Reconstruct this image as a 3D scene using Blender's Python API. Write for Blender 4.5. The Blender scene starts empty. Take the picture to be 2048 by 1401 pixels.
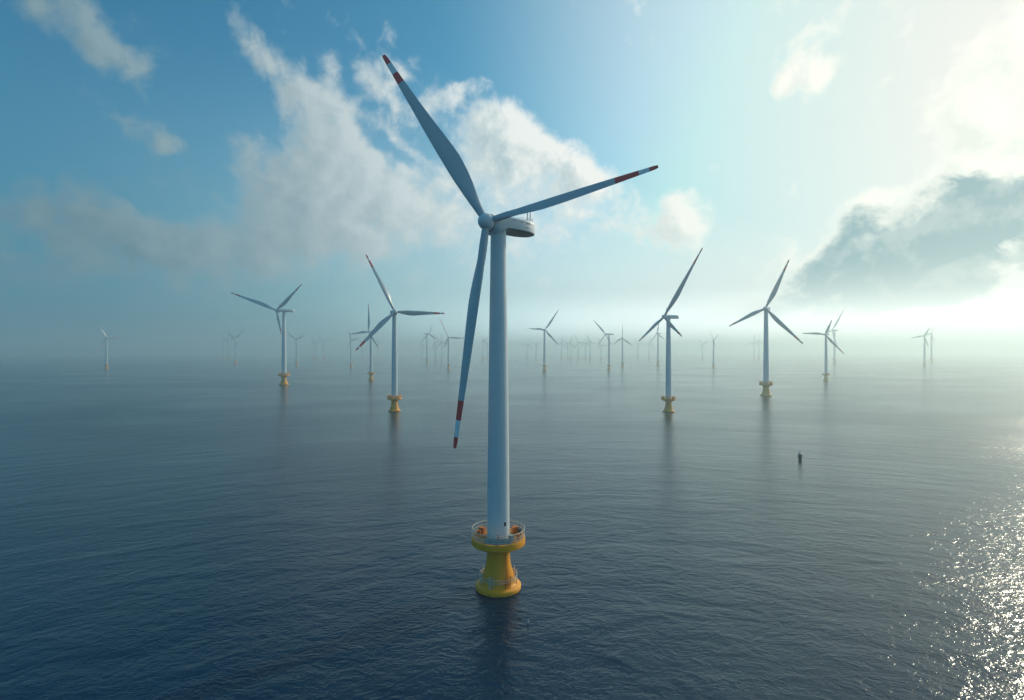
import bpy, bmesh, math, random
from mathutils import Matrix, Vector
import numpy as np

# ------------------------------------------------------------------ scene, camera, light
S = bpy.context.scene
COL = S.collection
R = math.radians
CAM_H = 64.0
cd = bpy.data.cameras.new("camera")
cam = bpy.data.objects.new("camera", cd)
COL.objects.link(cam)
cam.location = (0, 0, CAM_H)
cam.rotation_euler = (R(90), 0, 0)
cd.sensor_width = 36.0
cd.lens = 36.0 * 1050 / 2048
cd.shift_y = 3.5 / 2048
cd.clip_start = 0.5
cd.clip_end = 60000
S.camera = cam
S.view_settings.view_transform = 'Standard'
S.view_settings.look = 'None'
S.view_settings.exposure = 0.0
S.view_settings.gamma = 1.0
S.render.engine = 'CYCLES'
cy = S.cycles
cy.use_denoising = True
cy.max_bounces = 6
cy.diffuse_bounces = 2
cy.glossy_bounces = 3
cy.transmission_bounces = 2
cy.volume_bounces = 4
cy.sample_clamp_indirect = 6.0

SUN_AZ, SUN_EL = 51.5, 26.0
sun_dir = Vector((math.sin(R(SUN_AZ)) * math.cos(R(SUN_EL)), math.cos(R(SUN_AZ)) * math.cos(R(SUN_EL)), math.sin(R(SUN_EL))))
sd = bpy.data.lights.new("sun", 'SUN')
sd.energy = 2.2
sd.angle = R(0.55)
sd.color = (1.0, 0.86, 0.64)
sun = bpy.data.objects.new("sun", sd)
COL.objects.link(sun)
sun.rotation_euler = (-sun_dir).to_track_quat('-Z', 'Y').to_euler()
sun.location = (300, 300, 280)


# ------------------------------------------------------------------ node helpers
class NT:
    def __init__(self, tree):
        self.t = tree

    def n(self, kind, ins=None, **props):
        nd = self.t.nodes.new(kind)
        for k, v in props.items():
            setattr(nd, k, v)
        for k, v in (ins or {}).items():
            s = nd.inputs[k]
            if isinstance(v, bpy.types.NodeSocket):
                self.t.links.new(v, s)
            else:
                s.default_value = v
        return nd

    def m(self, op, a, b=0.0, c=None, clamp=False):
        ins = {0: a, 1: b}
        if c is not None:
            ins[2] = c
        return self.n('ShaderNodeMath', ins, operation=op, use_clamp=clamp).outputs[0]

    def v(self, op, a, b=None):
        ins = {0: a}
        if b is not None:
            ins[1] = b
        nd = self.n('ShaderNodeVectorMath', ins, operation=op)
        return nd.outputs['Value'] if op in ('LENGTH', 'DOT_PRODUCT') else nd.outputs['Vector']

    def smooth(self, x, a, b, lo=0.0, hi=1.0):
        return self.n('ShaderNodeMapRange', {'Value': x, 'From Min': a, 'From Max': b, 'To Min': lo, 'To Max': hi},
                      interpolation_type='SMOOTHSTEP').outputs[0]

    def lin(self, x, a, b, lo=0.0, hi=1.0):
        return self.n('ShaderNodeMapRange', {'Value': x, 'From Min': a, 'From Max': b, 'To Min': lo, 'To Max': hi}).outputs[0]

    def mixc(self, f, a, b, blend='MIX'):
        nd = self.n('ShaderNodeMix', data_type='RGBA', blend_type=blend)
        for i, val in ((0, f), (6, a), (7, b)):
            if isinstance(val, bpy.types.NodeSocket):
                self.t.links.new(val, nd.inputs[i])
            else:
                nd.inputs[i].default_value = val
        return nd.outputs[2]

    def noise(self, vec, scale, detail=4, rough=0.5, dist=0.0, dim='3D'):
        return self.n('ShaderNodeTexNoise', {'Vector': vec, 'Scale': scale, 'Detail': detail, 'Roughness': rough,
                                             'Distortion': dist}, noise_dimensions=dim)


# ------------------------------------------------------------------ sky with clouds, mapped by azimuth and elevation (degrees)
def azel(px, py):
    dx, dz = (px - 1024) / 1050.0, (704 - py) / 1050.0
    return np.array([math.degrees(math.atan(dx)), math.degrees(math.atan2(dz, math.hypot(1, dx)))])


# a cloud bank: centre, half-axis vector, half-width (on the reference plate), weight
CLOUDS = [
    # upper left wisp
    (160, 62, 130, 88, 58, .62), (215, 118, 60, 40, 40, .30), (95, 5, 60, 40, 50, .35),
    (285, 255, 110, 42, 34, .44), (340, 278, 45, 10, 22, .2),
    # low bank on the left
    (115, 420, 85, 30, 50, .50), (300, 452, 120, 48, 52, .58), (390, 480, 80, 30, 50, .45),
    (150, 500, 300, 40, 95, .62), (540, 480, 170, 40, 75, .5),
    # big cloud in the middle
    (515, 85, 55, 70, 38, .50), (590, 165, 60, 60, 30, .34), (650, 95, 22, 60, 24, .38),
    (650, 225, 75, 110, 70, .72), (720, 340, 100, 70, 95, .72), (560, 340, 110, 40, 85, .58),
    (760, 150, 60, 40, 42, .46), (900, 190, 80, -28, 34, .58), (830, 225, 50, 30, 30, .25),
    (805, 265, 40, 30, 30, .38), (700, 430, 230, 30, 70, .60), (860, 400, 150, 30, 80, .42),
    (900, 490, 200, 20, 60, .42), (1180, 430, 120, 10, 60, .35), (600, 520, 200, 10, 60, .35),
    # cumulus behind the rotor
    (1000, 270, 85, 45, 62, .72), (1080, 330, 110, 45, 90, .80), (1165, 330, 42, 60, 40, .45),
    (960, 330, 90, 20, 70, .45), (1110, 470, 120, 20, 50, .30),
    # puffs in the middle right
    (1385, 420, 95, -30, 62, .66), (1425, 322, 36, -8, 20, .46), (1340, 460, 70, -20, 40, .3),
    # upper right wisps
    (1645, 60, 60, -70, 42, .62), (1600, 170, 60, -40, 42, .52), (1650, 170, 50, -70, 30, .5), (1550, 200, 30, -24, 22, .36),
    # upper right bright mass
    (1990, 90, 130, -100, 90, .8), (1960, 240, 130, -40, 80, .75), (2060, 200, 150, -60, 150, .7),
    # dark bank on the right
    'BANK',
    (1990, 400, 190, -70, 70, .95), (1800, 490, 200, -70, 78, .9), (1960, 520, 220, -40, 80, .95),
    (1690, 540, 170, -40, 62, .72), (1740, 440, 90, -40, 44, .6), (1560, 590, 150, -14, 34, .42), (1820, 590, 180, -30, 40, .72), (1480, 610, 110, -10, 24, .30), (1930, 350, 110, -40, 60, .5), (1985, 330, 80, -30, 50, .4),
    (1765, 462, 36, -18, 14, -.55), (1690, 575, 26, -10, 16, -.45), (2025, 522, 40, -6, 22, -.5), (1880, 400, 60, -40, 16, -.25),
    'END',
    # gaps of clear sky
    (745, 262, 40, 22, 22, -.42), (800, 290, 40, 40, 16, -.35), (860, 300, 60, 60, 26, -.30), (420, 330, 60, 80, 60, -.3),
    (1250, 200, 200, 120, 130, -.5), (1500, 320, 150, 60, 90, -.35), (360, 80, 100, 80, 120, -.35), (1760, 230, 60, 120, 80, -.2),
    (100, 260, 140, 40, 60, -.3), (1000, 80, 220, 40, 80, -.4), (1820, 640, 260, -30, 26, -.35),
]


def cloud_group():
    g = bpy.data.node_groups.new("cloud_density", 'ShaderNodeTree')
    g.interface.new_socket("P", in_out='INPUT', socket_type='NodeSocketVector')
    g.interface.new_socket("Density", in_out='OUTPUT', socket_type='NodeSocketFloat')
    g.interface.new_socket("Bank", in_out='OUTPUT', socket_type='NodeSocketFloat')
    T = NT(g)
    gi, go = g.nodes.new('NodeGroupInput'), g.nodes.new('NodeGroupOutput')
    P = gi.outputs[0]
    warp = T.noise(P, 0.10, 3, 0.5)
    wv = T.v('SCALE', T.v('SUBTRACT', warp.outputs['Color'], (0.5, 0.5, 0.5)))
    wv.node.inputs['Scale'].default_value = 6.0
    Pw = T.v('ADD', P, wv)
    acc = 0.0
    ps = T.n('ShaderNodeSeparateXYZ', {0: Pw})
    bank, inbank = 0.0, False
    for entry in CLOUDS:
        if isinstance(entry, str):
            inbank = entry == 'BANK'
            continue
        px, py, ax, ay, b, w = entry
        c = azel(px, py)
        J = np.column_stack([(azel(px + 4, py) - c) / 4, (azel(px, py + 4) - c) / 4])
        L = math.hypot(ax, ay)
        A = J @ np.array([[ax, -ay / L * b], [ay, ax / L * b]])
        U, sv, _ = np.linalg.svd(A)
        # the running sum rides in z (divided by 1e6) so the blobs are evaluated one after another
        pk = T.n('ShaderNodeCombineXYZ', {0: ps.outputs[0], 1: ps.outputs[1], 2: acc}).outputs[0]
        mp = T.n('ShaderNodeMapping', {'Vector': pk, 'Location': (c[0], c[1], 0),
                                       'Rotation': (0, 0, math.atan2(U[1, 0], U[0, 0])),
                                       'Scale': (sv[0], sv[1], 1e6)}, vector_type='TEXTURE')
        r = T.v('LENGTH', mp.outputs[0])
        k = T.smooth(r, 1.45, 0.15, 0.0, w)
        acc = T.m('ADD', acc, k)
        if inbank:
            bank = T.m('ADD', bank, k)
    # outside the plate: scattered cumulus all round
    sep = T.n('ShaderNodeSeparateXYZ', {0: P})
    big = T.noise(T.n('ShaderNodeMapping', {'Vector': P, 'Scale': (0.035, 0.06, 1)}).outputs[0], 1.0, 2, 0.5).outputs[0]
    off = T.smooth(T.m('ABSOLUTE', sep.outputs[0]), 48, 65)
    gen = T.m('MULTIPLY', T.m('MULTIPLY', T.smooth(big, 0.48, 0.72), 0.55), off)
    acc = T.m('ADD', acc, gen)
    f1 = T.noise(P, 0.13, 12, 0.60, 0.25).outputs[0]
    f2 = T.noise(P, 0.42, 10, 0.60, 0.35).outputs[0]
    f = T.m('ADD', T.m('MULTIPLY', T.m('SUBTRACT', f1, 0.5), 1.9), T.m('MULTIPLY', T.m('SUBTRACT', f2, 0.5), 1.5))
    d = T.m('ADD', acc, f)
    g.links.new(d, go.inputs[0])
    g.links.new(T.m('ADD', bank, T.m('MULTIPLY', f, 1.25)), go.inputs[1])
    return g


w = bpy.data.worlds.new("World")
S.world = w
w.use_nodes = True
w.node_tree.nodes.clear()
T = NT(w.node_tree)
geo = T.n('ShaderNodeTexCoord')
D = T.v('NORMALIZE', geo.outputs['Generated'])
sp = T.n('ShaderNodeSeparateXYZ', {0: D})
az = T.m('MULTIPLY', T.m('ARCTAN2', sp.outputs[0], sp.outputs[1]), 57.29578)
el = T.m('MULTIPLY', T.m('ARCSINE', sp.outputs[2]), 57.29578)
P = T.n('ShaderNodeCombineXYZ', {0: az, 1: el, 2: 0.0}).outputs[0]
sky = T.n('ShaderNodeTexSky', sky_type='NISHITA', sun_disc=False, sun_elevation=R(SUN_EL), sun_rotation=R(SUN_AZ),
          altitude=0.0, air_density=1.0, dust_density=2.2, ozone_density=2.2)
skyc = T.mixc(1.0, sky.outputs[0], (0.30, 1.10, 1.23, 1), 'MULTIPLY')
skyc = T.v('MINIMUM', skyc, (7.3, 7.3, 7.9))
CG = cloud_group()
g1 = T.n('ShaderNodeGroup', {0: P}, node_tree=CG)
# one step from P towards the sun: how much cloud stands between
toS = T.v('SUBTRACT', (SUN_AZ + 2, SUN_EL + 6, 0), P)
toS = T.v('NORMALIZE', toS)
st = T.v('SCALE', toS)
st.node.inputs['Scale'].default_value = 1.7
g2 = T.n('ShaderNodeGroup', {0: T.v('ADD', P, st)}, node_tree=CG)
d1, d2 = g1.outputs[0], g2.outputs[0]
mask = T.smooth(d1, 0.04, 0.84)
cosg = T.v('DOT_PRODUCT', D, tuple(sun_dir))
gam = T.m('MULTIPLY', T.m('ADD', cosg, 1.0), 0.5)


def ramp(stops):
    nd = T.n('ShaderNodeValToRGB', {0: gam})
    cr = nd.color_ramp
    cr.interpolation = 'CARDINAL'
    cr.elements[0].position, cr.elements[0].color = stops[0][0], (*stops[0][1], 1)
    cr.elements[1].position, cr.elements[1].color = stops[-1][0], (*stops[-1][1], 1)
    for p_, c_ in stops[1:-1]:
        cr.elements.new(p_).color = (*c_, 1)
    return nd.outputs[0]


lit = ramp([(0.0, (.16, .24, .30)), (0.55, (.20, .31, .36)), (0.68, (.42, .52, .55)), (0.80, (.78, .84, .83)), (0.90, (1.0, .99, .93)), (1.0, (1.02, .98, .88))])
drk = ramp([(0.0, (.08, .15, .20)), (0.55, (.12, .22, .28)), (0.68, (.25, .36, .41)), (0.80, (.44, .57, .60)), (0.90, (.14, .33, .41)), (1.0, (.11, .27, .35))])
veil = ramp([(0.0, (.15, .46, .74)), (0.4, (.07, .27, .40)), (0.55, (.11, .27, .36)), (0.68, (.32, .52, .58)), (0.80, (.66, .81, .84)), (0.90, (.92, .95, .94)), (1.0, (.82, .83, .77))])
# the sun stands behind the bank on the right: its thick parts go blue grey while the rims stay bright
relief = T.m('MULTIPLY_ADD', T.m('SUBTRACT', d2, d1), 1.1, 0.42, clamp=True)
soft = T.m('MULTIPLY', T.m('MULTIPLY', relief, T.smooth(d1, 0.20, 0.85)), T.smooth(gam, 0.84, 0.96, 0.95, 0.28))
deep = T.m('MULTIPLY', T.smooth(g1.outputs[1], 0.15, 1.15), T.smooth(g2.outputs[1], 0.10, 0.95))
shade = T.m('MAXIMUM', T.m('MULTIPLY', soft, 0.9), T.m('MULTIPLY', deep, T.m('MULTIPLY_ADD', relief, 0.5, 0.78)), clamp=True)
cc = T.mixc(shade, lit, drk)
ten = (10.0, 10.0, 10.0, 1)
low = T.smooth(el, 30, 0, 0.0, 0.85)
glow = T.smooth(gam, 0.80, 1.03, 0.0, 0.78)
vf = T.m('MAXIMUM', low, glow)
# the air pales towards the sunward horizon
pale = T.m('MULTIPLY_ADD', T.m('MULTIPLY', T.smooth(el, 7.0, 0.3), T.m('MULTIPLY', T.smooth(gam, 0.62, 0.86), T.smooth(gam, 1.0, 0.93, 0.25, 1.0))), 18.0, 10.0)
base = T.mixc(vf, skyc, T.v('MULTIPLY', veil, T.n('ShaderNodeCombineXYZ', {0: pale, 1: pale, 2: pale}).outputs[0]))
upm = T.smooth(el, 0.5, 9)
col = T.mixc(T.m('MULTIPLY', T.m('MULTIPLY', mask, 0.97), upm), base, T.mixc(1.0, cc, ten, 'MULTIPLY'))
bg = T.n('ShaderNodeBackground', {'Color': col, 'Strength': 0.1})
wo = T.n('ShaderNodeOutputWorld', {0: bg.outputs[0]})
w.cycles.sampling_method = 'MANUAL'
w.cycles.sample_map_resolution = 1024


# ------------------------------------------------------------------ materials
def mat(name):
    m = bpy.data.materials.new(name)
    m.use_nodes = True
    m.node_tree.nodes.clear()
    t = NT(m.node_tree)
    b = t.n('ShaderNodeBsdfPrincipled')
    t.n('ShaderNodeOutputMaterial', {0: b.outputs[0]})
    return m, t, b


def paint(name, c, rough=0.4, var=0.06, scale=0.6, streak=0.0, streak_col=(0.2, 0.12, 0.05), metallic=0.0):
    m, t, b = mat(name)
    tc = t.n('ShaderNodeTexCoord').outputs['Object']
    n1 = t.noise(tc, scale, 5, 0.6).outputs[0]
    fac = t.lin(n1, 0.25, 0.75, 1 - var, 1 + var)
    colr = t.mixc(1.0, (*c, 1), t.n('ShaderNodeCombineColor', {0: fac, 1: fac, 2: fac}).outputs[0], 'MULTIPLY')
    if streak:
        mp = t.n('ShaderNodeMapping', {'Vector': tc, 'Scale': (1.6, 1.6, 0.12)}).outputs[0]
        s = t.smooth(t.noise(mp, 1.0, 6, 0.65).outputs[0], 0.56, 0.78, 0, streak)
        colr = t.mixc(s, colr, (*streak_col, 1))
    t.t.links.new(colr, b.inputs['Base Color'])
    t.t.links.new(t.lin(n1, 0.3, 0.7, rough - 0.06, rough + 0.08), b.inputs['Roughness'])
    b.inputs['Metallic'].default_value = metallic
    return m


def pedestal_paint():
    m = paint('pedestal_paint', (0.98, 0.39, 0.003), 0.5, 0.08, 0.5, 0.10, (0.36, 0.15, 0.02))
    t = NT(m.node_tree)
    b = [n for n in m.node_tree.nodes if n.type == 'BSDF_PRINCIPLED'][0]
    old = b.inputs['Base Color'].links[0].from_socket
    tc = t.n('ShaderNodeTexCoord').outputs['Object']
    z = t.n('ShaderNodeSeparateXYZ', {0: tc}).outputs[2]
    nz = t.noise(tc, 1.3, 5, 0.6).outputs[0]
    k = t.smooth(t.m('ADD', z, t.m('MULTIPLY', nz, -0.5)), 0.12, -0.12)
    t.t.links.new(t.mixc(k, old, (0.045, 0.05, 0.02, 1)), b.inputs['Base Color'])
    # rust runs below the lower rail and the deck
    return m


M = {
    'pedestal': pedestal_paint(),
    'white': paint('white_paint', (0.70, 0.76, 0.79), 0.42, 0.05, 0.25, 0.10, (0.45, 0.46, 0.44)),
    'blade': paint('blade_gelcoat', (0.44, 0.53, 0.57), 0.36, 0.04, 0.2, 0.06, (0.42, 0.44, 0.44)),
    'red': paint('red_band_paint', (0.88, 0.04, 0.04), 0.4, 0.10, 0.8),
    'yellow': paint('yellow_paint', (0.98, 0.38, 0.003), 0.5, 0.10, 0.5, 0.18, (0.34, 0.17, 0.02)),
    'deck': paint('orange_deck', (0.52, 0.22, 0.04), 0.6, 0.2, 0.8, 0.3, (0.2, 0.1, 0.04)),
    'rail': paint('galvanised_rail', (0.66, 0.60, 0.48), 0.5, 0.15, 1.5),
    'orange': paint('orange_paint', (0.62, 0.17, 0.02), 0.5, 0.15, 1.0),
    'bandwhite': paint('white_band_paint', (0.88, 0.89, 0.89), 0.4, 0.04, 0.5),
    'grey': paint('grey_panel', (0.36, 0.40, 0.42), 0.5, 0.1, 1.0),
    'dark': paint('dark_rubber', (0.02, 0.03, 0.04), 0.5, 0.2, 2.0),
    'mark': paint('faded_lettering', (0.05, 0.10, 0.13), 0.5, 0.25, 1.5),
    'under': paint('nacelle_underside_shade', (0.11, 0.16, 0.18), 0.5, 0.1, 0.4),  # shade under the nacelle painted in as a darker, cooler colour
    'buoy': paint('buoy_paint', (0.012, 0.02, 0.035), 0.35, 0.2, 2.0),
    'bwhite': paint('buoy_white', (0.75, 0.76, 0.76), 0.4, 0.1, 2.0),
}


def water_material():
    m, t, b = mat('sea_water')
    tc = t.n('ShaderNodeTexCoord').outputs['Object']
    # swell runs out in wide arcs: polar coordinates about a point south of the farm
    rel = t.v('SUBTRACT', tc, (40.0, -90.0, 0.0))
    s = t.n('ShaderNodeSeparateXYZ', {0: rel})
    rad = t.v('LENGTH', rel)
    ang = t.m('MULTIPLY', t.m('ARCTAN2', s.outputs[0], s.outputs[1]), 260.0)
    pol = t.n('ShaderNodeCombineXYZ', {0: rad, 1: ang, 2: 0.0}).outputs[0]

    def layer(vec, sx, sy, detail, rough, dist, amp, rot=0.0):
        mp = t.n('ShaderNodeMapping', {'Vector': vec, 'Rotation': (0, 0, R(rot)), 'Scale': (sx, sy, 1)}).outputs[0]
        return t.m('MULTIPLY', t.noise(mp, 1.0, detail, rough, dist).outputs[0], amp)

    h1 = layer(pol, 1 / 17, 1 / 40, 2, 0.5, 0.7, 0.85, 9)
    h2 = layer(pol, 1 / 5.6, 1 / 10, 3, 0.55, 0.8, 0.45, -12)
    h3 = layer(tc, 1 / 3.0, 1 / 2.0, 3, 0.6, 0.4, 0.26, 22)
    h4 = layer(tc, 1 / 0.95, 1 / 0.7, 2, 0.6, 0.3, 0.085, -30)
    h5 = layer(tc, 1 / 0.36, 1 / 0.3, 1, 0.5, 0.2, 0.026, 12)
    # gusts: patches where the chop is rougher or calmer
    gust = t.smooth(t.noise(t.n('ShaderNodeMapping', {'Vector': tc, 'Scale': (1 / 260, 1 / 160, 1)}).outputs[0], 1.0, 3, 0.55, 0.6).outputs[0],
                    0.3, 0.7, 0.7, 1.2)
    h = t.m('ADD', h1, t.m('MULTIPLY', t.m('ADD', t.m('ADD', h2, h3), t.m('ADD', h4, h5)), gust))
    bmp = t.n('ShaderNodeBump', {'Strength': 1.0, 'Distance': 1.0, 'Height': h})
    t.t.links.new(bmp.outputs[0], b.inputs['Normal'])
    b.inputs['Base Color'].default_value = (0.0008, 0.024, 0.058, 1)
    t.t.links.new(t.lin(gust, 0.7, 1.2, 0.14, 0.22), b.inputs['Roughness'])
    b.inputs['Specular Tint'].default_value = (0.62, 0.98, 1.0, 1)
    b.inputs['IOR'].default_value = 1.333
    return m


# ------------------------------------------------------------------ mesh helpers
def obj(name, bm, materials, parent=None, smooth=True, bevel=0.0):
    me = bpy.data.meshes.new(name)
    bmesh.ops.recalc_face_normals(bm, faces=bm.faces)
    bm.to_mesh(me)
    bm.free()
    for mm in (materials if isinstance(materials, (list, tuple)) else [materials]):
        me.materials.append(mm)
    if smooth:
        me.polygons.foreach_set('use_smooth', [True] * len(me.polygons))
        me.set_sharp_from_angle(angle=R(38))
    o = bpy.data.objects.new(name, me)
    COL.objects.link(o)
    o.parent = parent
    return o


def lathe(bm, prof, n=48, cx=0, cy_=0, cap=True, mi=0):
    rings = []
    for r, z in prof:
        rings.append([bm.verts.new((cx + r * math.cos(2 * math.pi * i / n), cy_ + r * math.sin(2 * math.pi * i / n), z)) for i in range(n)])
    for a, b in zip(rings, rings[1:]):
        for i in range(n):
            f = bm.faces.new((a[i], a[(i + 1) % n], b[(i + 1) % n], b[i]))
            f.material_index = mi
    if cap:
        bm.faces.new(rings[0][::-1]).material_index = mi
        bm.faces.new(rings[-1]).material_index = mi


def tube(bm, pts, r, n=8, closed=False):
    pts = [Vector(p) for p in pts]
    k = len(pts)
    rings = []
    for i, p in enumerate(pts):
        a = pts[(i - 1) % k] if (closed or i > 0) else p
        b = pts[(i + 1) % k] if (closed or i < k - 1) else p
        d = (b - a).normalized()
        up = Vector((0, 0, 1)) if abs(d.z) < 0.9 else Vector((1, 0, 0))
        x = d.cross(up).normalized()
        y = d.cross(x).normalized()
        rings.append([bm.verts.new(p + r * (math.cos(2 * math.pi * j / n) * x + math.sin(2 * math.pi * j / n) * y)) for j in range(n)])
    for i in range(k if closed else k - 1):
        a, b = rings[i], rings[(i + 1) % k]
        for j in range(n):
            bm.faces.new((a[j], a[(j + 1) % n], b[(j + 1) % n], b[j]))
    if not closed:
        bm.faces.new(rings[0][::-1])
        bm.faces.new(rings[-1])


def box(bm, c, s, rz=0.0, bev=0.0):
    mt = Matrix.Translation(c) @ Matrix.Rotation(rz, 4, 'Z') @ Matrix.Diagonal((*s, 1))
    r = bmesh.ops.create_cube(bm, size=1.0, matrix=mt)
    if bev:
        es = {e for v in r['verts'] for e in v.link_edges}
        bmesh.ops.bevel(bm, geom=list(es), offset=bev, segments=2, affect='EDGES', profile=0.5)


def circ(r, z, n=64, a0=0.0, a1=2 * math.pi):
    full = abs(a1 - a0 - 2 * math.pi) < 1e-6
    k = n if full else n + 1
    return [(r * math.cos(a0 + (a1 - a0) * i / n), r * math.sin(a0 + (a1 - a0) * i / n), z) for i in range(k)]


def tag(o, label=None, cat=None, group=None, kind=None):
    if label:
        o['label'] = label
    if cat:
        o['category'] = cat
    if group:
        o['group'] = group
    if kind:
        o['kind'] = kind
    return o


def empty(name, loc):
    e = bpy.data.objects.new(name, None)
    COL.objects.link(e)
    e.location = loc
    e.empty_display_size = 2
    return e


# ------------------------------------------------------------------ sea and air
SX, SY0, SY1 = 14000, -4000, 15000
bm = bmesh.new()
vs = [bm.verts.new(p) for p in ((-SX, SY0, 0), (SX, SY0, 0), (SX, SY1, 0), (-SX, SY1, 0))]
bm.faces.new(vs)
sea = tag(obj('sea', bm, water_material(), smooth=False), kind='structure')

bm = bmesh.new()
box(bm, (0, (SY0 + SY1) / 2, 144.5), (2 * SX + 100, SY1 - SY0 + 100, 291))
hm = bpy.data.materials.new('haze')
hm.use_nodes = True
hm.node_tree.nodes.clear()
ht = NT(hm.node_tree)
pv = ht.n('ShaderNodeVolumePrincipled', {'Color': (0.82, 0.98, 0.99, 1), 'Density': 0.00031, 'Anisotropy': 0.58})
ho = ht.n('ShaderNodeOutputMaterial')
hm.node_tree.links.new(pv.outputs[0], ho.inputs['Volume'])
haze = tag(obj('haze', bm, hm, smooth=False), kind='stuff')


# ------------------------------------------------------------------ turbine pieces (metres, base at the water line, unit turbine has its hub at 99 m)
def blade_bm(L=60.0, bands=(0.055, 0.12, 0.19), pitch=(0.0, 0.0), nseg=28, npt=24, chord_max=4.9, sweep=0.0):
    """blade along +Z; +X is the trailing side, +Y points away from the wind"""
    bm = bmesh.new()
    ts = sorted(set([0, .015, .03, .06, .09, .12, .16, .2, .25, .3, .35, .4, .46, .52, .6, .68, .75, .99, .997, 1.0]
                    + [1 - x for x in bands] + [1 - bands[0] * .5, 1 - (bands[0] + bands[1]) / 2]))
    cp = [(0, 1.9), (.04, 1.95), (.10, 2.6), (.18, 3.8), (.27, 4.75), (.34, 4.9), (.42, 4.6), (.55, 3.7), (.7, 2.75), (.82, 2.1), (.92, 1.6), (.985, 1.3), (1.0, 0.8)]
    tp = [(0, 1.0), (.04, .95), (.12, .62), (.2, .40), (.3, .28), (.5, .21), (.75, .17), (1.0, .14)]
    ap = [(0, .5), (.05, .5), (.2, .38), (.34, .33), (.6, .38), (1, .42)]
    itp = lambda tab, t: float(np.interp(t, [a for a, _ in tab], [b for _, b in tab]))
    rings = []
    for t in ts:
        c, th, ax = itp(cp, t) * (chord_max / 4.9 if t > .05 else 1), itp(tp, t), itp(ap, t)
        bl = min(1.0, max(0.0, (t - .03) / .16))
        bl = bl * bl * (3 - 2 * bl)
        be = R(pitch[0] + (pitch[1] - pitch[0]) * t)
        cb, sb = math.cos(be), math.sin(be)
        ring = []
        for i in range(npt):
            a = 2 * math.pi * i / npt
            x = (1 - math.cos(a)) / 2
            yt = 5 * th * (0.2969 * math.sqrt(max(x, 0)) - 0.1260 * x - 0.3516 * x ** 2 + 0.2843 * x ** 3 - 0.1036 * x ** 4)
            ya = yt if a < math.pi else -yt
            yc = math.sin(a) * 0.5
            X = (x - ax) * c
            Y = ((1 - bl) * yc + bl * ya) * c
            ring.append(bm.verts.new((X * cb - Y * sb, X * sb + Y * cb - sweep * t * t, t * L)))
        rings.append(ring)
    for k, (a, b) in enumerate(zip(rings, rings[1:])):
        mid = 1 - (ts[k] + ts[k + 1]) / 2
        mi = 1 if (mid < bands[0] or bands[1] < mid < bands[2]) else (2 if mid < bands[1] else 0)
        for i in range(npt):
            f = bm.faces.new((a[i], a[(i + 1) % npt], b[(i + 1) % npt], b[i]))
            f.material_index = mi
    bm.faces.new(rings[0][::-1])
    bm.faces.new(rings[-1]).material_index = 1
    return bm


def nacelle_bm(front, rear=13.2, hw=3.7, zb=-1.6, zt=1.95, zf=-3.1, n=40):
    """axis along +Y from the rotor (negative y) to the rear"""
    bm = bmesh.new()
    st = [(-front, .62, -2.15, 2.1), (-front + .25, .64, -2.3, 2.15), (-front + 1.2, .72, zf, 1.95), (-front + 2.0, .78, zf + .15, 1.85), (-front + 3.2, .86, zb - .55, zt + .02), (-front + 4.2, .92, zb - .05, zt),
          (3, .97, zb, zt), (6, 1.0, zb, zt), (8.4, .97, zb, zt), (rear - 3.0, .88, zb, zt - .03), (rear - 1.7, .74, zb, zt - .12), (rear - .8, .58, zb + .02, zt - .22),
          (rear - .3, .44, zb + .06, zt - .3), (rear, .3, zb + .14, zt - .42)]
    rings = []
    for y, k, b, t in st:
        ring = []
        w_, h_ = hw * k, (t - b) / 2
        for i in range(n):
            a = 2 * math.pi * i / n
            ca, sa = math.cos(a), math.sin(a)
            e = 0.26 if y > -front + 2.5 else (0.9 if y < -front + 1 else 0.65)
            ring.append(bm.verts.new((w_ * math.copysign(abs(ca) ** e, ca), y, (t + b) / 2 + h_ * math.copysign(abs(sa) ** e, sa))))
        rings.append(ring)
    for a, b in zip(rings, rings[1:]):
        for i in range(n):
            f = bm.faces.new((a[i], a[(i + 1) % n], b[(i + 1) % n], b[i]))
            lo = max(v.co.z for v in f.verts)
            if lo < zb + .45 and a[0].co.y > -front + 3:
                f.material_index = 1  # bottom faces get the painted shade colour
    bm.faces.new(rings[0][::-1])
    bm.faces.new(rings[-1])
    bm.normal_update()
    return bm


FOUND = [(6.05, -0.5), (6.12, 0.0), (6.12, 0.5), (6.04, 0.56), (6.04, 0.62), (6.14, 0.68), (6.12, 1.05), (5.95, 1.28), (5.6, 1.42), (5.0, 1.62), (4.7, 1.95), (4.45, 2.6), (4.08, 4.1), (3.62, 5.6),
         (3.32, 7.0), (3.16, 8.4), (3.1, 9.6), (3.14, 10.3), (3.45, 10.7), (4.3, 11.2), (5.6, 11.8), (6.2, 12.0)]
DECK = [(6.3, 11.9), (7.05, 12.12), (7.25, 12.3), (7.28, 13.75), (7.2, 13.95), (6.95, 14.0), (3.0, 14.0)]


def hub_bm():
    bm = bmesh.new()
    prof = [(0.02, -2.55), (0.5, -2.5), (1.0, -2.3), (1.5, -1.9), (1.9, -1.3), (2.15, -0.6), (2.24, 0.1), (2.2, 0.9), (2.1, 1.5), (1.9, 1.75)]
    lathe(bm, [(r, z) for r, z in prof], 36)
    bmesh.ops.rotate(bm, verts=bm.verts, cent=(0, 0, 0), matrix=Matrix.Rotation(R(-90), 3, 'X'))
    return bm


def rotor_axes(yaw, tilt):
    n = Vector((math.sin(yaw) * math.cos(tilt), -math.cos(yaw) * math.cos(tilt), math.sin(tilt)))
    u = Vector((math.cos(yaw), math.sin(yaw), 0))
    v = u.cross(-n)
    if v.z < 0:
        v = -v
    return n, u, v


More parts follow.
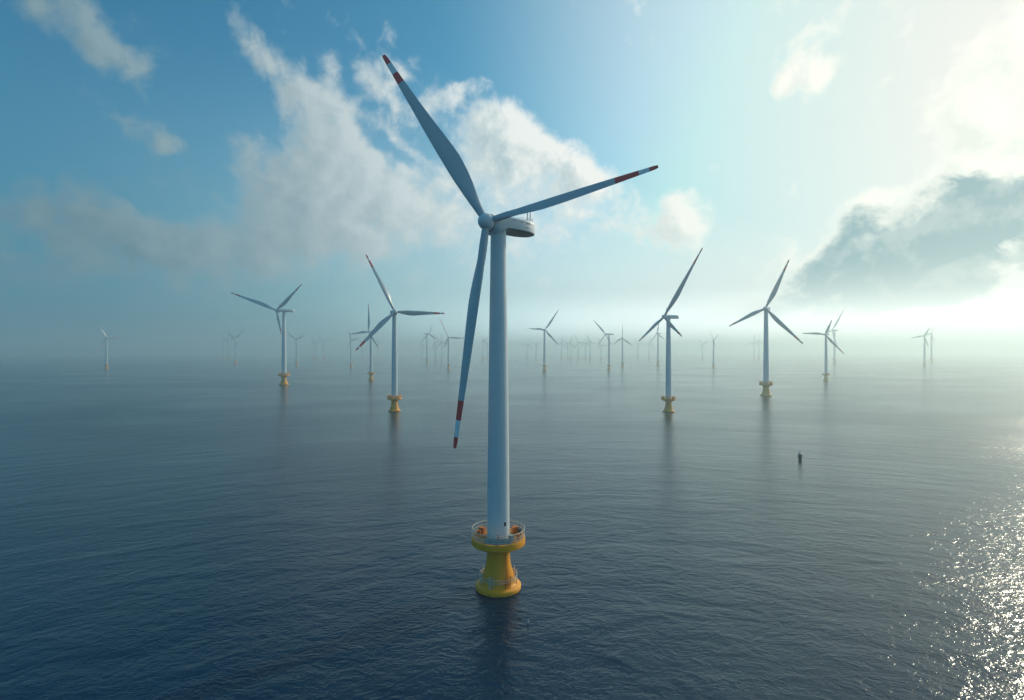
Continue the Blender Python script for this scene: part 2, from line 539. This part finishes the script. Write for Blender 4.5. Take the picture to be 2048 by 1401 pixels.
def place_blade(o, hub, yaw, tilt, ang, sc=1.0, r0=1.2):
    n, u, v = rotor_axes(yaw, tilt)
    Z = u * math.sin(ang) + v * math.cos(ang)
    X = u * math.cos(ang) - v * math.sin(ang)
    Y = Z.cross(X)
    m = Matrix(((X.x, Y.x, Z.x, 0), (X.y, Y.y, Z.y, 0), (X.z, Y.z, Z.z, 0), (0, 0, 0, 1)))
    o.matrix_local = Matrix.Translation(hub) @ m @ Matrix.Diagonal((1, 1, sc, 1))


def place_axis(o, hub, yaw, tilt):
    n, u, v = rotor_axes(yaw, tilt)
    Y = -n
    m = Matrix(((u.x, Y.x, v.x, 0), (u.y, Y.y, v.y, 0), (u.z, Y.z, v.z, 0), (0, 0, 0, 1)))
    o.matrix_local = Matrix.Translation(hub) @ m


# ------------------------------------------------------------------ the nearest turbine, in full
TX, TY = -3.7, 142.4
main = empty('wind_turbine', (TX, TY, 0))
tag(main, "largest white wind turbine close by, with red-striped blade tips, on a yellow pedestal", 'wind turbine', 'wind turbines of the offshore farm')
bm = bmesh.new()
lathe(bm, FOUND, 96)
found = obj('foundation', bm, M['pedestal'], main)
# ring of bumper rail around the pedestal's skirt
bm = bmesh.new()
for z in (3.95, 3.2):
    tube(bm, circ(5.05, z, 72), 0.10, 8, True)
lr = obj('lower_rail', bm, M['rail'], found)
for a in (-155, -172, -118, -112, -104, -66, -58, -50, -12, 5, 30, 75, 105, 150):
    bm = bmesh.new()
    ca, sa = math.cos(R(a)), math.sin(R(a))
    tube(bm, [(5.05 * ca, 5.05 * sa, 1.4), (5.05 * ca, 5.05 * sa, 4.9)], 0.11, 8)
    tube(bm, [(5.05 * ca, 5.05 * sa, 2.2), (4.3 * ca, 4.3 * sa, 2.9)], 0.08, 6)
    obj('rail_post', bm, M['orange'] if a in (-66, -58, -50) else M['rail'], found)
# ladder on the sunny side
bm = bmesh.new()
la = R(-52)
for s in (-.24, .24):
    pts = []
    for r, z in FOUND[12:18]:
        rr = r + .22
        pts.append((rr * math.cos(la) - s * math.sin(la), rr * math.sin(la) + s * math.cos(la), z))
    tube(bm, pts, 0.06, 6)
for i in range(14):
    z = 4.3 + i * .43
    rr = float(np.interp(z, [q[1] for q in FOUND], [q[0] for q in FOUND])) + .22
    tube(bm, [(rr * math.cos(la) - s * math.sin(la), rr * math.sin(la) + s * math.cos(la), z) for s in (-.24, .24)], .04, 6)
obj('ladder', bm, M['orange'], found)

bm = bmesh.new()
lathe(bm, DECK, 96)
deck = obj('platform', bm, M['yellow'], main)
bm = bmesh.new()
lathe(bm, [(3.25, 14.03), (6.7, 14.03), (6.7, 14.06), (3.25, 14.06)], 72, cap=False)
obj('deck_plate', bm, M['deck'], deck)
bm = bmesh.new()
for z, r_ in ((16.3, .10), (15.2, .075), (14.55, .06)):
    tube(bm, circ(7.12, z, 96), r_, 8, True)
for i in range(28):
    a = 2 * math.pi * i / 28 + .06
    tube(bm, [(7.12 * math.cos(a), 7.12 * math.sin(a), 13.9), (7.12 * math.cos(a), 7.12 * math.sin(a), 16.35)], .08, 6)
obj('railing', bm, M['rail'], deck)
bm = bmesh.new()
pr = []
for i in range(15):
    a = R(-119 + i * 4.15)
    pr.append([bm.verts.new((rr * math.cos(a), rr * math.sin(a), z)) for rr, z in ((7.0, 14.15), (7.05, 14.15), (7.05, 15.6), (7.0, 15.6))])
for p, q in zip(pr, pr[1:]):
    for k in range(4):
        bm.faces.new((p[k], p[(k + 1) % 4], q[(k + 1) % 4], q[k]))
bm.faces.new(pr[0])
bm.faces.new(pr[-1][::-1])
obj('kick_panel', bm, M['grey'], deck, smooth=False)
for (a, r_, s, mt, nm) in ((152, 5.2, (1.5, 1.2, 1.5), 'orange', 'equipment_box'), (168, 5.4, (1.0, .9, 1.1), 'orange', 'equipment_box'),
                           (28, 5.2, (1.6, 1.3, 1.7), 'orange', 'equipment_box'), (12, 5.9, (.8, .8, 1.4), 'dark', 'control_box'),
                           (-48, 5.2, (1.3, 1.0, 1.5), 'grey', 'cabinet'), (-20, 5.8, (.7, .9, 1.1), 'orange', 'equipment_box')):
    bm = bmesh.new()
    a = R(a)
    box(bm, (r_ * math.cos(a), r_ * math.sin(a), 14.07 + s[2] / 2), s, a, .06)
    box(bm, (r_ * math.cos(a), r_ * math.sin(a), 14.09 + s[2]), (s[0] + .12, s[1] + .12, .06), a)
    obj(nm, bm, M[mt], deck, smooth=False)
bm = bmesh.new()
a = R(-90)
tube(bm, [(.1, -6.7, 14.0), (.1, -6.7, 16.6)], .14, 8)
tube(bm, [(.1, -6.7, 16.45), (.1, -7.6, 16.9)], .09, 8)
box(bm, (.1, -6.7, 14.5), (.4, .4, .9), 0, .04)
obj('davit', bm, M['orange'], deck)

ZT = 96.75
TWR = [(3.10, 14.0), (3.10, 14.5), (3.03, 14.55), (2.98, 24), (2.86, 40), (2.66, 56), (2.45, 72), (2.22, 86), (2.08, ZT - .7), (2.12, ZT - .6), (2.12, ZT)]


def tower_bm(top, n=64):
    bm = bmesh.new()
    k = (top - 14) / (ZT - 14)
    lathe(bm, [(r, 14.02 + (z - 14) * k) for r, z in TWR], n)
    return bm


tower = obj('tower', tower_bm(ZT, 96), M['white'], main)
for z in (34.5, 55.5, 76.5):
    bm = bmesh.new()
    rr = float(np.interp(z, [q[1] for q in TWR], [q[0] for q in TWR]))
    lathe(bm, [(rr, z - .07), (rr + .02, z - .05), (rr + .02, z + .05), (rr, z + .07)], 96, cap=False)
    obj('flange_seam', bm, M['white'], tower)
bm = bmesh.new()
ha = R(-52)
box(bm, (3.0 * math.cos(ha), 3.0 * math.sin(ha), 18.0), (.22, .62, 1.0), ha, .03)
obj('hatch', bm, M['dark'], tower, smooth=False)

HUB = Vector((-6.76 - TX, 139.1 - TY, 98.44))
NAC_YAW = R(-49)
fr = math.hypot(HUB.x, HUB.y) - 1.55
nac = obj('nacelle', nacelle_bm(fr, rear=12.3), [M['white'], M['under']], main)
NC = Vector((0, 0, 98.44))
place_axis(nac, NC, NAC_YAW, 0)


def on_nac(nm, bm, m, smooth=True):
    return obj(nm, bm, m, nac, smooth)


bm = bmesh.new()
lathe(bm, [(2.28, 0), (2.36, .05), (2.36, .3), (2.28, .35)], 48)
bmesh.ops.rotate(bm, verts=bm.verts, cent=(0, 0, 0), matrix=Matrix.Rotation(R(-90), 3, 'X'))
bmesh.ops.translate(bm, verts=bm.verts, vec=(0, -fr - .3, 0))
on_nac('rotor_bearing', bm, M['dark'])
for (x, y, h) in ((1.2, 9.6, 3.0), (1.6, 10.3, 3.0)):
    bm = bmesh.new()
    tube(bm, [(x, y, 1.5), (x, y, 1.6 + h)], .13, 10)
    tube(bm, [(x, y, 1.6 + h), (x, y, 1.9 + h)], .06, 8)
    on_nac('mast', bm, M['grey'])
bm = bmesh.new()
tube(bm, [(1.2, 11.4, 1.3), (1.2, 11.4, 3.2)], .07, 8)
box(bm, (1.2, 11.4, 3.1), (.24, .24, .3))
on_nac('antenna', bm, M['grey'])
bm = bmesh.new()
for x0, x1, y0, y1 in ((-.6, 2.4, 6.6, 9.4),):
    for z in (2.3, 2.75):
        tube(bm, [(x0, y0, z), (x1, y0, z), (x1, y1, z), (x0, y1, z)], .05, 6, True)
    for p in ((x0, y0), (x1, y0), (x1, y1), (x0, y1), (x0, (y0 + y1) / 2), (x1, (y0 + y1) / 2)):
        tube(bm, [(p[0], p[1], 1.7), (p[0], p[1], 2.78)], .05, 6)
on_nac('roof_rail', bm, M['bwhite'])
bm = bmesh.new()
box(bm, (-.3, 4.2, 1.86), (2.4, 2.2, .34), 0, .08)
on_nac('roof_hatch', bm, M['white'], False)

# faint dark lettering along the flank that faces the viewer
def flank_x(y, z):
    ys = [3, 6, 8.4, 9.3, 10.6, 11.5]
    ks = [.97, 1.0, .97, .88, .72, .52]
    k = float(np.interp(y, ys, ks))
    s = min(1.0, abs((z - .17) / 1.77))
    return 3.7 * k * (1 - s ** (2 / .26)) ** (.26 / 2)


bm = bmesh.new()
rnd = random.Random(4)
def stroke(y, z, w_, h_):
    y0, y1 = y - w_ / 2, y + w_ / 2
    q = []
    for off in (.035, -.05):
        for (yy, zz) in ((y0, z - h_ / 2), (y1, z - h_ / 2), (y1, z + h_ / 2), (y0, z + h_ / 2)):
            q.append(bm.verts.new((flank_x(yy, zz) + off, yy, zz)))
    for ids in ((0, 1, 2, 3), (7, 6, 5, 4), (0, 4, 5, 1), (1, 5, 6, 2), (2, 6, 7, 3), (3, 7, 4, 0)):
        bm.faces.new([q[k] for k in ids])
for (y, z, w_, h_) in ((2.6, 1.05, .5, .10), (3.4, 1.02, .3, .12), (4.1, 1.0, .45, .10), (5.0, .95, .16, .34), (5.35, .8, .3, .12), (5.6, .98, .12, .42), (6.3, .95, .12, .3),
                       (7.0, .88, .14, .50), (7.25, 1.0, .3, .13), (7.5, .88, .14, .44), (7.85, .80, .34, .16), (8.15, .92, .14, .44), (8.45, 1.02, .3, .12), (8.7, .84, .14, .44), (9.0, .82, .3, .14),
                       (9.9, .9, .12, .3), (10.4, .85, .3, .1),
                       (7.1, -.32, .35, .24), (7.5, -.34, .12, .26), (7.85, -.32, .34, .12), (8.6, -.36, .4, .08), (9.3, -.36, .3, .08)):
    stroke(y, z, w_, h_)
on_nac('lettering', bm, M['mark'], False)

hub = obj('hub', hub_bm(), M['white'], main)
MYAW, MTILT = R(-18), R(4)
place_axis(hub, HUB, R(-30), R(4))
for L, ang, bands, pitch, cm in ((61.9, -32.8, (.057, .119, .180), (10, 4), 5.0), (45.0, 76.9, (.047, .104, .235), (-54, -6), 4.0), (60.3, -173.1, (.048, .122, .208), (42, 12), 4.6)):
    b = obj('blade', blade_bm(L, bands, pitch, chord_max=cm), [M['blade'], M['red'], M['bandwhite']], main)
    place_blade(b, HUB, MYAW, MTILT, R(ang))

# ------------------------------------------------------------------ the rest of the farm
lib = {}


def shared(key, fn):
    if key not in lib:
        o = fn()
        lib[key] = o.data
        bpy.data.objects.remove(o)
    return lib[key]


def child(name, data, parent):
    o = bpy.data.objects.new(name, data)
    COL.objects.link(o)
    o.parent = parent
    return o


def found_mesh(n):
    bm = bmesh.new()
    lathe(bm, FOUND, n)
    return obj('foundation', bm, M['pedestal'])


def deck_mesh(n):
    bm = bmesh.new()
    lathe(bm, DECK, n)
    return obj('platform', bm, M['yellow'])


def rail_mesh():
    bm = bmesh.new()
    for z in (16.3, 15.1):
        tube(bm, circ(7.1, z, 40), .12, 6, True)
    for i in range(20):
        a = 2 * math.pi * i / 20
        tube(bm, [(7.1 * math.cos(a), 7.1 * math.sin(a), 13.9), (7.1 * math.cos(a), 7.1 * math.sin(a), 16.3)], .12, 5)
    return obj('railing', bm, M['yellow'])


GEAR = ((20, 1.6), (75, 1.3), (150, 1.7), (200, 1.2), (255, 1.4), (310, 1.6))


def gear_mesh():
    bm = bmesh.new()
    box(bm, (0, 0, .5), (1, .9, 1), 0, .06)
    return obj('equipment_box', bm, M['deck'], smooth=False)


GROUP = 'wind turbines of the offshore farm'


def turbine(x, y, sc, yaw, hub_off, blades, label, mid=True, mast=False, name='wind_turbine'):
    root = empty(name, (x, y, 0))
    root.scale = (sc, sc, sc)
    tag(root, label, 'wind turbine', GROUP)
    n = 40 if mid else 16
    child('foundation', shared(('f', n), lambda: found_mesh(n)), root)
    dk = child('platform', shared(('d', n), lambda: deck_mesh(n)), root)
    if mid:
        child('railing', shared('rail', rail_mesh), dk)
        for a, q in GEAR:
            gb = child('equipment_box', shared('gear', gear_mesh), dk)
            gb.location = (5.6 * math.cos(R(a)), 5.6 * math.sin(R(a)), 14.02)
            gb.rotation_euler = (0, 0, R(a))
            gb.scale = (q, q, q)
    hb = Vector(hub_off)
    top = round(hb.z - 1.6, 1)
    child('tower', shared(('t', n), lambda: obj('tower', tower_bm(97.9, n), M['white'])), root)
    dist = max(3.2, math.hypot(hb.x, hb.y))
    f_ = round(dist * 2) / 2 - 1.5
    nyaw = math.atan2(hb.x, -hb.y)
    nc = child('nacelle', shared(('n', f_, mid), lambda: obj('nacelle', nacelle_bm(f_, n=40 if mid else 16), [M['white'], M['under']])), root)
    place_axis(nc, Vector((0, 0, hb.z)), nyaw, 0)
    if mast:
        def mk():
            bm = bmesh.new()
            tube(bm, [(0, 0, 1.5), (0, 0, 9.5)], .28, 8)
            return obj('mast', bm, M['red'])
        ms = child('mast', shared('mast', mk), nc)
        ms.location = (0, -f_ + 2.0, 0)
    hu = child('hub', shared('hub', lambda: obj('hub', hub_bm(), M['white'])), root)
    place_axis(hu, hb, nyaw, R(4))
    for L, a in blades:
        b = child('blade', shared(('b', mid), lambda: obj('blade', blade_bm(60.0, (.06, .10, .22), (25, 5), npt=16 if mid else 10, chord_max=5.2), [M['blade'], M['red'], M['bandwhite']])), root)
        place_blade(b, hb, R(yaw), R(4), R(a), L / 60.0)
    return root


#FARM
FARM = [
    (-126.4, 564.7, 1.072, 28, (1.58, -4.86, 99.47), ((61.6, -26.6), (52.2, 89.7), (54.4, -135.0)), True, False,
     'larger background turbine behind the hanging blade, one blade level, yellow base'),
    (166.9, 560.0, 1.015, -60, (-5.53, -2.75, 99.66), ((79.4, 35.1), (43.1, -125.6), (33.1, 129.7)), True, True,  # the red mast here takes the place of a short fourth blade
     'turbine seen side-on with a boxy nacelle and one long dark blade raised'),
    (369.5, 763.6, 1.275, -40, (-2.6, -4.21, 99.49), ((57.8, 23.7), (44.1, -115.9), (56.0, 136.7)), True, False,
     'turbine facing us squarely, three even blades against the dark cloud bank'),
    (-442.2, 1018.2, 1.447, -20, (-7.73, -5.17, 99.43), ((86.3, -72.0), (51.5, 49.8), (33.2, 161.5)), True, True,
     'turbine with a wide V of two raised blades and a sideways nacelle, bright sunlit tower'),
    (-322.3, 1200.0, 1.099, -36, (-3.98, -4.45, 99.67), ((58.9, -5.0), (60.8, -93.8), (47.8, 134.3)), True, False,
     'smaller turbine just behind the level-bladed one, a single blade standing straight up'),
    (-239.1, 1976.5, 1.188, 34, (0.55, -4.56, 99.71), ((66.2, -26.3), (63.0, 92.1), (38.8, -154.0)), False, False,
     'hazy turbine half hidden behind the hanging blade of the largest turbine'),
    (109.5, 1768.4, 1.383, 0, (0.87, -5.5, 99.61), ((59.0, 34.0), (38.9, -86.4), (48.9, 138.3)), False, False,
     'hazy turbine standing alone beside the big tower, one blade level and one raised'),
    (344.9, 1866.7, 1.264, -64, (-10.27, -2.41, 99.76), ((75.9, -55.6), (47.6, -132.2), (42.7, 134.5)), False, False,
     'hazy turbine with pale nacelle turned sideways, two blades opening towards the big tower'),
    (471.5, 2240.0, 1.239, 30, (-1.0, -4.76, 99.71), ((46.8, 3.6), (47.3, -118.6), (54.5, 122.2)), False, False,
     'pale turbine with one blade straight up, close behind the sideways hazy turbine'),
    (692.1, 2488.9, 1.519, -60, (-3.88, -2.75, 99.74), ((37.7, 8.9), (42.6, -139.5), (40.4, 121.3)), False, False,
     'very faint turbine in the fog, just beside the tower of the boxy-nacelle turbine'),
    (859.7, 2240.0, 1.132, 42, (-1.57, -4.09, 99.75), ((55.7, -30.0), (52.2, 63.0), (32.2, 159.3)), False, False,
     'faint turbine with narrow upright V blades, alone between the two large turbines under the clouds'),
    (693.0, 1158.6, 1.028, -38, (-4.73, -4.33, 99.7), ((43.8, -85.9), (33.2, 22.3), (54.3, 140.2)), True, False,
     'smaller turbine with one blade level and a yellow base, crossing a fainter turbine behind it'),
    (1720.0, 2800.0, 1.79, -60, (-9.13, -2.75, 99.73), ((70.3, 28.2), (31.5, -119.9), (58.5, 160.8)), False, False,
     'faint tall turbine with long raised blade, right behind the smaller yellow-based turbine'),
    (1820.7, 2317.2, 1.348, -60, (-3.79, -2.75, 99.76), ((37.2, -101.4), (31.5, 30.0), (38.6, 159.7)), False, False,
     'rightmost pale turbine pair under the cloud bank, the darker front one with drooping blade'),
    (2440.7, 3054.5, 1.69, 20, (-5.85, -5.17, 99.66), ((42.8, 35.2), (36.8, -98.7), (34.2, 154.8)), False, False,
     'fainter back one of the rightmost turbine pair under the cloud bank'),
    (-1526.6, 1976.5, 1.15, 60, (5.39, -2.75, 99.77), ((43.1, -31.4), (34.2, 88.7), (33.0, -148.1)), False, False,
     'lone leftmost hazy turbine on the dark horizon, blade level, small tan base'),
    (-1415.7, 2688.0, 1.282, -24, (0.65, -5.02, 99.72), ((58.3, 50.2), (49.1, -59.9), (44.6, 160.2)), False, False,
     'faint turbine with tan base, in front one of a pale pair in the blue fog'),
    (-2130.8, 3952.9, 1.735, -18, (0.65, -5.23, 99.7), ((37.1, -4.2), (36.3, -118.2), (32.5, 118.3)), False, False,
     'ghostly back one of the pale pair in the blue fog, without visible base'),
    (-1060.9, 2584.6, 1.257, -12, (-1.7, -5.38, 99.71), ((49.5, -55.8), (45.5, 70.2), (47.8, 169.4)), False, False,
     'faint turbine with curved level blades right beside the sideways-nacelle turbine'),
    (-686.9, 2240.0, 1.111, -30, (1.46, -4.76, 99.74), ((40.3, -23.8), (40.6, 74.3), (39.2, -146.2)), False, False,
     "faint pale tower with tan foot, at the tip of the level-bladed turbine's lowest blade"),
    (-494.5, 3054.5, 1.69, 42, (7.53, -4.09, 99.7), ((36.9, 25.3), (41.9, -131.8), (45.6, 118.6)), False, False,
     'ghostly turbine with a crossing blade, beside the turbine half hidden by the hanging blade'),
    (-218.4, 3952.9, 1.508, 60, (2.65, -2.75, 99.78), ((29.9, -42.7), (50.7, 71.4), (31.1, -165.5)), False, False,
     'ghostly turbine between the hanging blade and the big tower'),
    (587.3, 3952.9, 1.395, -46, (-3.26, -3.82, 99.77), ((47.8, -23.8), (38.9, 106.8), (37.9, -129.5)), False, False,
     'ghostly turbine in the fog next to the hazy sideways turbine, towards the big tower'),
]
GHOSTS = [
    (-2304, 4200, 1.56, -26, -21, 'faintest tower of the blue fog, beside the pale turbine pair'),
    (-1588, 4200, 1.44, -39, -12, 'ghost tower, first of three between the two sunlit towers on the dark side'),
    (-1564, 4200, 1.36, 23, -51, 'ghost tower, second of three between the two sunlit towers on the dark side'),
    (-1504, 4200, 1.44, 29, -48, 'ghost tower, third of three between the two sunlit towers on the dark side'),
    (-1196, 4200, 1.36, 19, -53, 'ghost tower between the tan-footed pale tower and the upright-bladed turbine'),
    (-1068, 4200, 1.32, -34, -34, 'ghost tower in the fog between the upright-bladed turbine and the level-bladed one'),
    (-674, 3953, 1.17, -37, -7, 'ghost tower just outside the ghostly turbine with a crossing blade'),
    (-544, 3733, 1.35, 25, -31, 'first ghost tower between the crossing-bladed ghost turbine and the half hidden turbine'),
    (-498, 3733, 1.32, 27, -9, 'second ghost tower between the crossing-bladed ghost turbine and the half hidden turbine'),
    (-196, 4200, 1.28, -17, -45, 'ghost tower tucked against the big white tower on its shaded side'),
    (124, 4200, 1.28, 29, 15, 'ghost tower by the big white tower on its sunlit side'),
    (192, 4200, 1.20, 28, 53, "ghost tower directly in front of the lone hazy turbine's level blade"),
    (396, 4200, 1.36, -39, 10, 'first of four ghost towers beyond the lone hazy turbine, counted away from the big tower'),
    (448, 4200, 1.28, -40, 57, 'second of four ghost towers beyond the lone hazy turbine, counted away from the big tower'),
    (472, 4200, 1.32, -28, 6, 'third of four ghost towers beyond the lone hazy turbine, counted away from the big tower'),
    (528, 4200, 1.40, -27, -25, 'fourth of four ghost towers beyond the lone hazy turbine, counted away from the big tower'),
    (588, 4200, 1.36, 28, 4, 'ghost tower leaning on the ghostly turbine next to the sideways hazy turbine'),
    (712, 4200, 1.20, -22, -22, 'ghost tower under the lower blade of the hazy sideways turbine'),
    (1008, 4200, 1.28, 28, -47, 'ghost tower under the long low blade of the boxy-nacelle turbine'),
    (1096, 4200, 1.32, 2, 16, 'ghost tower between the long low blade and the tower of the boxy-nacelle turbine'),
    (1626, 4480, 1.32, -37, -48, 'ghost tower beside the faint narrow-V turbine under the clouds'),
    (2065, 4480, 1.50, -19, 7, 'outer of two ghost towers beside the squarely facing turbine'),
    (2108, 4480, 1.58, 23, 0, 'inner of two ghost towers beside the squarely facing turbine'),
]
for x, y, sc, yaw, hb, bl, mid, mast, lab in FARM:
    turbine(x, y, sc, yaw, hb, bl, lab, mid, mast)
for x, y, sc, yaw, ph, lab in GHOSTS:
    turbine(x, y, sc, yaw, (4.6 * math.sin(R(yaw)), -4.6 * math.cos(R(yaw)), 99.7), [(48, ph), (48, ph + 120), (48, ph + 240)], lab, False)

# ------------------------------------------------------------------ buoys
bu = empty('buoy', (171.5, 312.6, 0))
tag(bu, "dark navigation buoy with a white collar and topmark afloat on the open water", 'buoy')
bm = bmesh.new()
lathe(bm, [(.55, -.5), (.8, -.1), (.95, .5), (1.1, 1.3), (1.25, 2.1), (1.2, 2.7), (.95, 2.95)], 28)
obj('float', bm, M['buoy'], bu)
bm = bmesh.new()
lathe(bm, [(.92, 2.95), (1.0, 3.02), (.95, 3.5), (.55, 3.9), (.16, 4.0)], 24)
obj('collar', bm, M['bwhite'], bu)
bm = bmesh.new()
tube(bm, [(0, 0, 3.9), (0, 0, 4.5)], .09, 8)
tube(bm, [(-.15, .1, 3.3), (-.35, .1, 5.2)], .05, 6)
obj('mast', bm, M['buoy'], bu)
bm = bmesh.new()
bmesh.ops.create_uvsphere(bm, u_segments=16, v_segments=10, radius=.38, matrix=Matrix.Translation((0, 0, 4.7)))
obj('topmark', bm, M['buoy'], bu)
mb = empty('marker_buoy', (3.75, 123.3, 0))
tag(mb, "tiny pale spar marker floating in the dark reflection near the yellow pedestal", 'buoy')
mb.rotation_euler = (0, R(6), 0)
bm = bmesh.new()
lathe(bm, [(.10, -.4), (.22, -.1), (.24, .1), (.12, .28)], 14)
obj('float', bm, M['buoy'], mb)
bm = bmesh.new()
lathe(bm, [(.09, .2), (.10, .9), (.07, 1.15), (.02, 1.2)], 12)
obj('spar', bm, M['bwhite'], mb)
